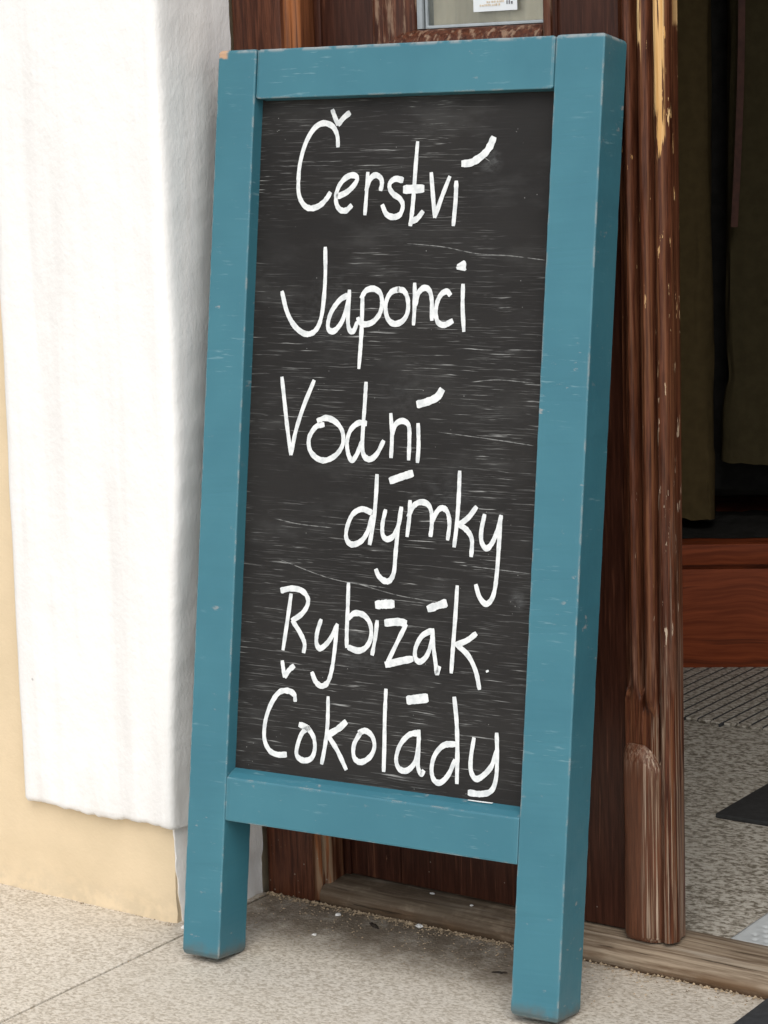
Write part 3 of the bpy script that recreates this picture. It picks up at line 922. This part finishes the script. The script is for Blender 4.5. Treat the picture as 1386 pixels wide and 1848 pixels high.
def catmull(p, m=7):
    if len(p) < 3:
        return [tuple(p[0][i] + (p[1][i] - p[0][i]) * k / m for i in (0, 1)) for k in range(m + 1)]
    q = [tuple(2 * p[0][i] - p[1][i] for i in (0, 1))] + list(p) + [tuple(2 * p[-1][i] - p[-2][i] for i in (0, 1))]
    out = []
    for k in range(1, len(q) - 2):
        for s in range(m):
            t = s / m
            out.append(tuple(.5 * (2 * q[k][i] + (q[k + 1][i] - q[k - 1][i]) * t + (2 * q[k - 1][i] - 5 * q[k][i] + 4 * q[k + 1][i] - q[k + 2][i]) * t * t + (3 * q[k][i] - q[k - 1][i] - 3 * q[k + 1][i] + q[k + 2][i]) * t ** 3) for i in (0, 1)))
    out.append(tuple(p[-1]))
    return out
HX, HY = 2.35, 3.3            # half width of upright / of level strokes: a chisel nib held upright
def ribbon(pts, k, depth, seed, V, F, thin=None):
    n = len(pts)
    idx = []
    for i in range(n):
        a = pts[max(0, i - 1)]; b = pts[min(n - 1, i + 1)]
        dx, dz = b[0] - a[0], b[1] - a[1]
        l = math.hypot(dx, dz) + 1e-9
        dx, dz = dx / l, dz / l
        h = thin if thin else (k * .9 if k else math.hypot(HX * dz, HY * dx))
        wob = 1 + .16 * nz(i * .35, seed, 0) + .12 * nz(i * 1.3, seed, 5)
        e = min(i, n - 1 - i)
        cap = (.80, .97, 1.0)[min(e, 2)]
        if thin: cap = (.1, .5, 1)[min(e, 2)]
        h *= wob * cap
        x, z = pts[i]
        if i == 0: x -= dx * .5; z -= dz * .5
        if i == n - 1: x += dx * .5; z += dz * .5
        x1, z1, x2, z2 = x - dz * h, z + dx * h, x + dz * h, z - dx * h
        idx.append((len(V), len(V) + 1))
        V.append((x1 / 1000, REC - depth, z1 / 1000)); V.append((x2 / 1000, REC - depth, z2 / 1000))
    for i in range(n - 1):
        F.append((idx[i][0], idx[i][1], idx[i + 1][1], idx[i + 1][0]))
si = 0
for word, strokes in WORDS.items():
    V, F = [], []
    for q, (k, pts) in enumerate(strokes):
        si += 1
        ribbon(catmull(pts), k, .00025 + .00005 * q, si * 3.7, V, F)
    o = mk('handwritten_word', V, F, 'chalk', panel, None, local=True)
for q, pts in enumerate(SCR):
    V, F = [], []
    ribbon(catmull(pts, 12), None, .00012 + .00001 * q, q * 2.3, V, F, thin=.42)
    mk('scratch_mark', V, F, 'scratch', panel, None, local=True)

# ================================================================== INSIDE THE SHOP
BD = Vector((.871, .4913, 0)); BN = Vector((-.4913, .871, 0))      # along / behind the low bench
B_O = Vector((-.1109, 1.3959, 0))
def bx(name, s0, s1, d0, d1, z0, z1, mat, parent, bev=.002):
    v, f = box_data(s0, s1, d0, d1, z0, z1, bev)
    v = [B_O + BD * p.x + BN * p.y + Vector((0, 0, p.z)) for p in v]
    return mk(name, v, f, mat, parent, 40)
bench = thing('display_bench', 'low reddish wooden display bench under the hanging clothes', 'bench', tuple(B_O + BD * .4 + Vector((0, 0, .0085))))
bx('front_board', -.55, 1.25, .004, .026, .0095, .1765, 'red', bench)
bx('cap_board', -.56, 1.26, -.002, .030, .1840, .2185, 'red', bench, .003)
bx('shadow_strip', -.55, 1.25, .012, .026, .1766, .1839, 'red', bench, .0005)
bx('top_board', -.55, 1.25, .0302, .48, .196, .2150, 'red', bench, .001)
for s in (-.53, 1.20):
    bx('leg', s, s + .05, .4, .45, .0095, .1955, 'red', bench)

def garment(name, label, c_s, half, z0, z1, dep, mat, seed, hem, wmod):
    rings = []
    n = 44
    zs = []
    z = z0
    while z < z1:
        zs.append(z); z += .012 if z < .7 else .04
    zs.append(z1)
    for z in zs:
        ring = []
        for i in range(n):
            t = 2 * math.pi * i / n
            s = math.cos(t); d = math.sin(t)
            s = math.copysign(abs(s) ** .75, s); d = math.copysign(abs(d) ** .8, d)
            w = half * wmod(z)
            fold = .006 * nz(s * 1.5, d + seed, z, 2.2) + .003 * nz(s * 3, d + seed, z, 9)
            lift = .010 * nz(s, 2 + seed, 0, 2.0) if z < z0 + .02 else 0
            step = .0022 if z < hem else 0
            p = B_O + BD * (c_s + s * (w + step) + fold) + BN * (dep + d * (.034 + step) + fold)
            ring.append((p.x, p.y, z + lift + (.006 * (1 - s) * (z0 + .05 - z) / .05 if z < z0 + .05 else 0)))
        rings.append(ring)
    v, f = loft(rings)
    o = mk(name, v, f, mat, None, 60, origin=tuple(B_O + BD * c_s + BN * dep + Vector((0, 0, z0))))
    tag(o, label, 'clothes')
garment('hanging_garment', 'long olive brown trouser leg hanging nearest the door edge', .010, .046, .238, 1.58, .13, 'cloth', 1.0, .356, lambda z: 1 + .05 * sstep(z, .5, .24) )
garment('hanging_garment', 'dark olive trouser leg with shorter turned up hem hanging at the right', .135, .058, .326, 1.58, .13, 'cloth2', 5.0, .47,
        lambda z: 1.0 + .10 * sstep(z, .47, .40) - .08 * math.exp(-((z - .48) / .03) ** 2) - .16 * sstep(z, .6, 1.1))
garment('hanging_garment', 'dark coat hem hanging deeper behind the two trouser legs', .07, .16, .262, 1.58, .27, 'black_cloth', 9.0, .30, lambda z: 1.0)
rail = thing('clothes_rail', 'steel clothes rail above the low bench', 'rail', tuple(B_O + BD * .1 + BN * .15 + Vector((0, 0, 1.6))))
bx('bar', -.5, 1.2, .14, .16, 1.585, 1.605, 'metal', rail, .006)
bx('post', -.5, -.48, .14, .16, .2155, 1.584, 'metal', rail, .006)
bx('post', 1.18, 1.2, .14, .16, .2155, 1.584, 'metal', rail, .006)
def strap():
    pts = [(.104, 1.20), (.1035, 1.08), (.101, .95), (.096, .83), (.090, .722)]
    rings = []
    for (s, z) in catmull(pts, 8):
        c = B_O + BD * s + BN * .066
        ring = []
        for (a, b) in ((-.0055, -.001), (.0055, -.001), (.0055, .001), (-.0055, .001)):
            q = c + BD * a + BN * b
            ring.append((q.x, q.y, z))
        rings.append(ring)
    v, f = loft(rings)
    o = mk('hanging_strap', v, f, 'strap', None, 40, origin=tuple(B_O + BD * .1 + BN * .066 + Vector((0, 0, .72))))
    tag(o, 'narrow red brown strap hanging in front of the dark clothes', 'strap')
strap()
def heap():
    V, F = [], []
    nx, ny = 60, 24
    for j in range(ny + 1):
        for i in range(nx + 1):
            s = -.10 + .46 * i / nx; d = .06 + .24 * j / ny
            e = math.sin(math.pi * i / nx) ** .5 * math.sin(math.pi * j / ny) ** .5
            h = .0165 * e * (.6 + .5 * nz(s, d, 1, 14) + .35 * nz(s, d, 4, 40))
            p = B_O + BD * s + BN * (d + .010 * nz(s, 1, 2, 16))
            V.append((p.x, p.y, .2165 + max(0, h)))
    for j in range(ny):
        for i in range(nx):
            a = j * (nx + 1) + i
            F.append((a, a + 1, a + nx + 2, a + nx + 1))
    o = mk('crumpled_cloth', V, F, 'black_cloth', None, 70, origin=tuple(B_O + BD * .1 + BN * .18 + Vector((0, 0, .2165))))
    tag(o, 'black crumpled cloth lying on the low bench', 'cloth')
heap()

# ribbed matting in the depth of the room: each rib a strip running away from the door
mt = thing('ribbed_mat', 'grey ribbed matting on the floor in front of the low bench', 'mat', (.1, 1.3, .0085))
proto = None
for k in range(56):
    x = -.36 + .0212 * k
    if proto is None:
        v, f = box_data(-.0088, .0088, -.30, .42, 0, .0045, .0012, 1)
        me = bpy.data.meshes.new('rib')
        me.from_pydata([tuple(p) for p in v], [], f)
        me.materials.append(MAT['carpet'])
        proto = me
        v, f = box_data(-.0013, .0013, -.30, .42, 0, .0044)  # dark strips added to paint the shade in the grooves between ribs
        strip_me = bpy.data.meshes.new('groove_shade')
        strip_me.from_pydata([tuple(p) for p in v], [], f)
        strip_me.materials.append(MAT['rubber_out'])
    o = bpy.data.objects.new('rib', proto)
    COL.objects.link(o)
    o.parent = mt
    rr = random.Random(k)
    o.location = (x - .1, .13, .0002)
    o2 = bpy.data.objects.new('groove_shade', strip_me)
    COL.objects.link(o2)
    o2.parent = mt
    o2.location = (x - .1 + .0106, o.location.y + rr.uniform(-.015, .015), .0002)
o = box('black_mat', .290, 1.10, .7265, 1.12, .0088, .0150, 'rubber', None, .0018, origin=(.69, .92, .0088))
tag(o, 'flat black rubber mat lying on the matting inside the doorway', 'mat')
def dimple_sheet():
    V, F = [], []
    st = .0026
    nx, ny = int(.36 / st), int(.30 / st)
    for j in range(ny + 1):
        for i in range(nx + 1):
            x = .5115 + i * st; y = .3135 + j * st
            u = ((x - .5115 - .019) / .0135); w_ = ((y - .3135 - .012) / .0135)
            row = round(w_)
            u2 = u - (.5 if row % 2 else 0)
            dx = (u2 - round(u2)) * .0135; dy = (w_ - row) * .0135
            d = 0
            if i > 5 and j > 3:
                d = .0022 * max(0, 1 - (dx * dx + dy * dy) / .0042 ** 2)
            V.append((x, y, .0148 - d + .0008 * nz(x, y, 1, 25)))
    for j in range(ny):
        for i in range(nx):
            a = j * (nx + 1) + i
            F.append((a, a + 1, a + nx + 2, a + nx + 1))
    o = mk('plastic_sheet', V, F, 'plastic', None, 60, origin=(.69, .45, .0148))
    so = o.modifiers.new('thickness', 'SOLIDIFY'); so.thickness = .0016; so.offset = -1
    tag(o, 'pale grey dimpled plastic sheet just inside the threshold', 'sheet')
dimple_sheet()
o = box('doormat', .6115, 1.32, -.33, .222, .0004, .0082, 'rubber_out', None, .002, origin=(.95, -.05, .0004))
tag(o, 'charcoal doormat outside on the granite at the right', 'doormat')

# ================================================================== LITTER AND DIRT
def lump(name, label, cat, loc, size, mat, seed, group=None):
    bm = bmesh.new()
    bmesh.ops.create_icosphere(bm, subdivisions=2, radius=1.0)
    for v in bm.verts:
        k = 1 + .45 * nz(v.co.x + seed, v.co.y, v.co.z, 1.6)
        v.co = Vector((loc[0] + v.co.x * size[0] * k, loc[1] + v.co.y * size[1] * k, loc[2] + size[2] * .8 + v.co.z * size[2] * k))
    bm.verts.index_update()
    V = [v.co.copy() for v in bm.verts]; F = [[v.index for v in f.verts] for f in bm.faces]
    bm.free()
    o = mk(name, V, F, mat, None, 35, origin=loc)
    tag(o, label, cat, group)
lump('plaster_chip', 'single white chip on the granite between the sign legs', 'chip', (.0805, .1378, 0), (.0030, .0026, .0011), 'chip', 1)
lump('plaster_chip', 'cream chip lying against the foot of the door frame', 'chip', (.0653, .2046, 0), (.0034, .0036, .0016), 'chip', 2)
lump('plaster_chip', 'white chip at the foot of the threshold under the board', 'chip', (.1700, .2200, 0), (.0042, .0034, .0020), 'chip', 3)
lump('plaster_chip', 'white chip beside the left leg of the sign near the wall', 'chip', (-.0637, .0785, 0), (.0030, .0030, .0022), 'chip', 4)
lump('plaster_chip', 'white crumb on the threshold nearer the door frame', 'chip', (.1593, .2638, .0248), (.0036, .0020, .0010), 'chip', 5)
lump('plaster_chip', 'round white crumb in the middle of the threshold', 'chip', (.2205, .2538, .0242), (.0020, .0020, .0012), 'chip', 6)
lump('gravel_stone', 'small tan stone at the foot of the threshold', 'stone', (.1560, .2215, 0), (.0042, .0036, .0024), 'crumb', 7)
def stick(name, label, cat, p0, p1, r, seed):
    rings = []
    a, b = Vector(p0), Vector(p1)
    d = (b - a).normalized(); s = Vector((-d.y, d.x, 0))
    for k in range(9):
        t = k / 8
        c = a.lerp(b, t) + s * .002 * nz(t * 4, seed, 0) + Vector((0, 0, r * .6 + .001 * abs(nz(t * 3, seed, 4))))
        rr = r * (.4 + .9 * math.sin(math.pi * min(.95, max(.08, t)))) * (1 + .4 * nz(t * 9, seed, 2))
        rings.append([tuple(c + s * rr * math.cos(q * math.pi / 3) + Vector((0, 0, .6 * rr * math.sin(q * math.pi / 3)))) for q in range(6)])
    v, f = loft(rings)
    o = mk(name, v, f, 'twig', None, 50, origin=tuple(a))
    tag(o, label, cat)
stick('twig', 'dark broken twig on the granite below the middle of the board', 'twig', (.1145, .2000, 0), (.1330, .1905, 0), .0022, 1)
stick('dry_leaf', 'dark dry leaf sliver next to the right leg of the sign', 'leaf', (.3170, .1440, 0), (.3330, .1510, 0), .0014, 2)
def crumbs():
    """loose grit swept against the frame, the threshold and the wall"""
    rnd = random.Random(11)
    V, F = [], []
    def grit(x, y, z, s):
        b = len(V)
        for (a, c, d) in ((1, 0, 0), (-.5, .87, 0), (-.5, -.87, 0), (0, 0, 1.0), (.2, .1, -.5)):
            V.append((x + s * a * rnd.uniform(.6, 1.4), y + s * c * rnd.uniform(.6, 1.4), z + s * .7 * d * rnd.uniform(.5, 1.3) + s * .25))
        for q in ((0, 1, 3), (1, 2, 3), (2, 0, 3), (1, 0, 4), (2, 1, 4), (0, 2, 4)):
            F.append(tuple(b + i for i in q))
    for k in range(2600):
        x = rnd.uniform(-.055, .60)
        clump = (.5 + .5 * nz(x, 1, 3, 26)) * (1 if x < .36 else .35)
        if x > .36 and rnd.random() < .5: continue
        if rnd.random() > .25 + .75 * clump: continue
        dy = abs(rnd.gauss(0, .0065)) * (1 if rnd.random() < .85 else 3.2)
        grit(x, .2275 - dy, 0, rnd.uniform(.0007, .0024) * (1.2 if dy < .006 else .8))
    for k in range(700):
        x = rnd.uniform(-.7, -.075)
        if rnd.random() > .3 + .5 * nz(x, 8, 3, 30): continue
        grit(x, .0845 - abs(rnd.gauss(0, .004)), 0, rnd.uniform(.0004, .0012))
    for k in range(50):
        y = rnd.uniform(-.5, .2)
        grit(-.052 + rnd.gauss(0, .0012), y, -.002, rnd.uniform(.0006, .0014))
    for k in range(520):                                   # stray grit on the shaded slab
        grit(rnd.uniform(-.04, .5), .225 - abs(rnd.gauss(0, .05)), -.0002, rnd.uniform(.0005, .0014))
    o = mk('loose_grit', V, F, 'crumb', None, None, origin=(.2, .2, 0))
    tag(o, 'loose brown grit and crumbs gathered along the threshold and wall foot', 'grit', kind='stuff')
crumbs()
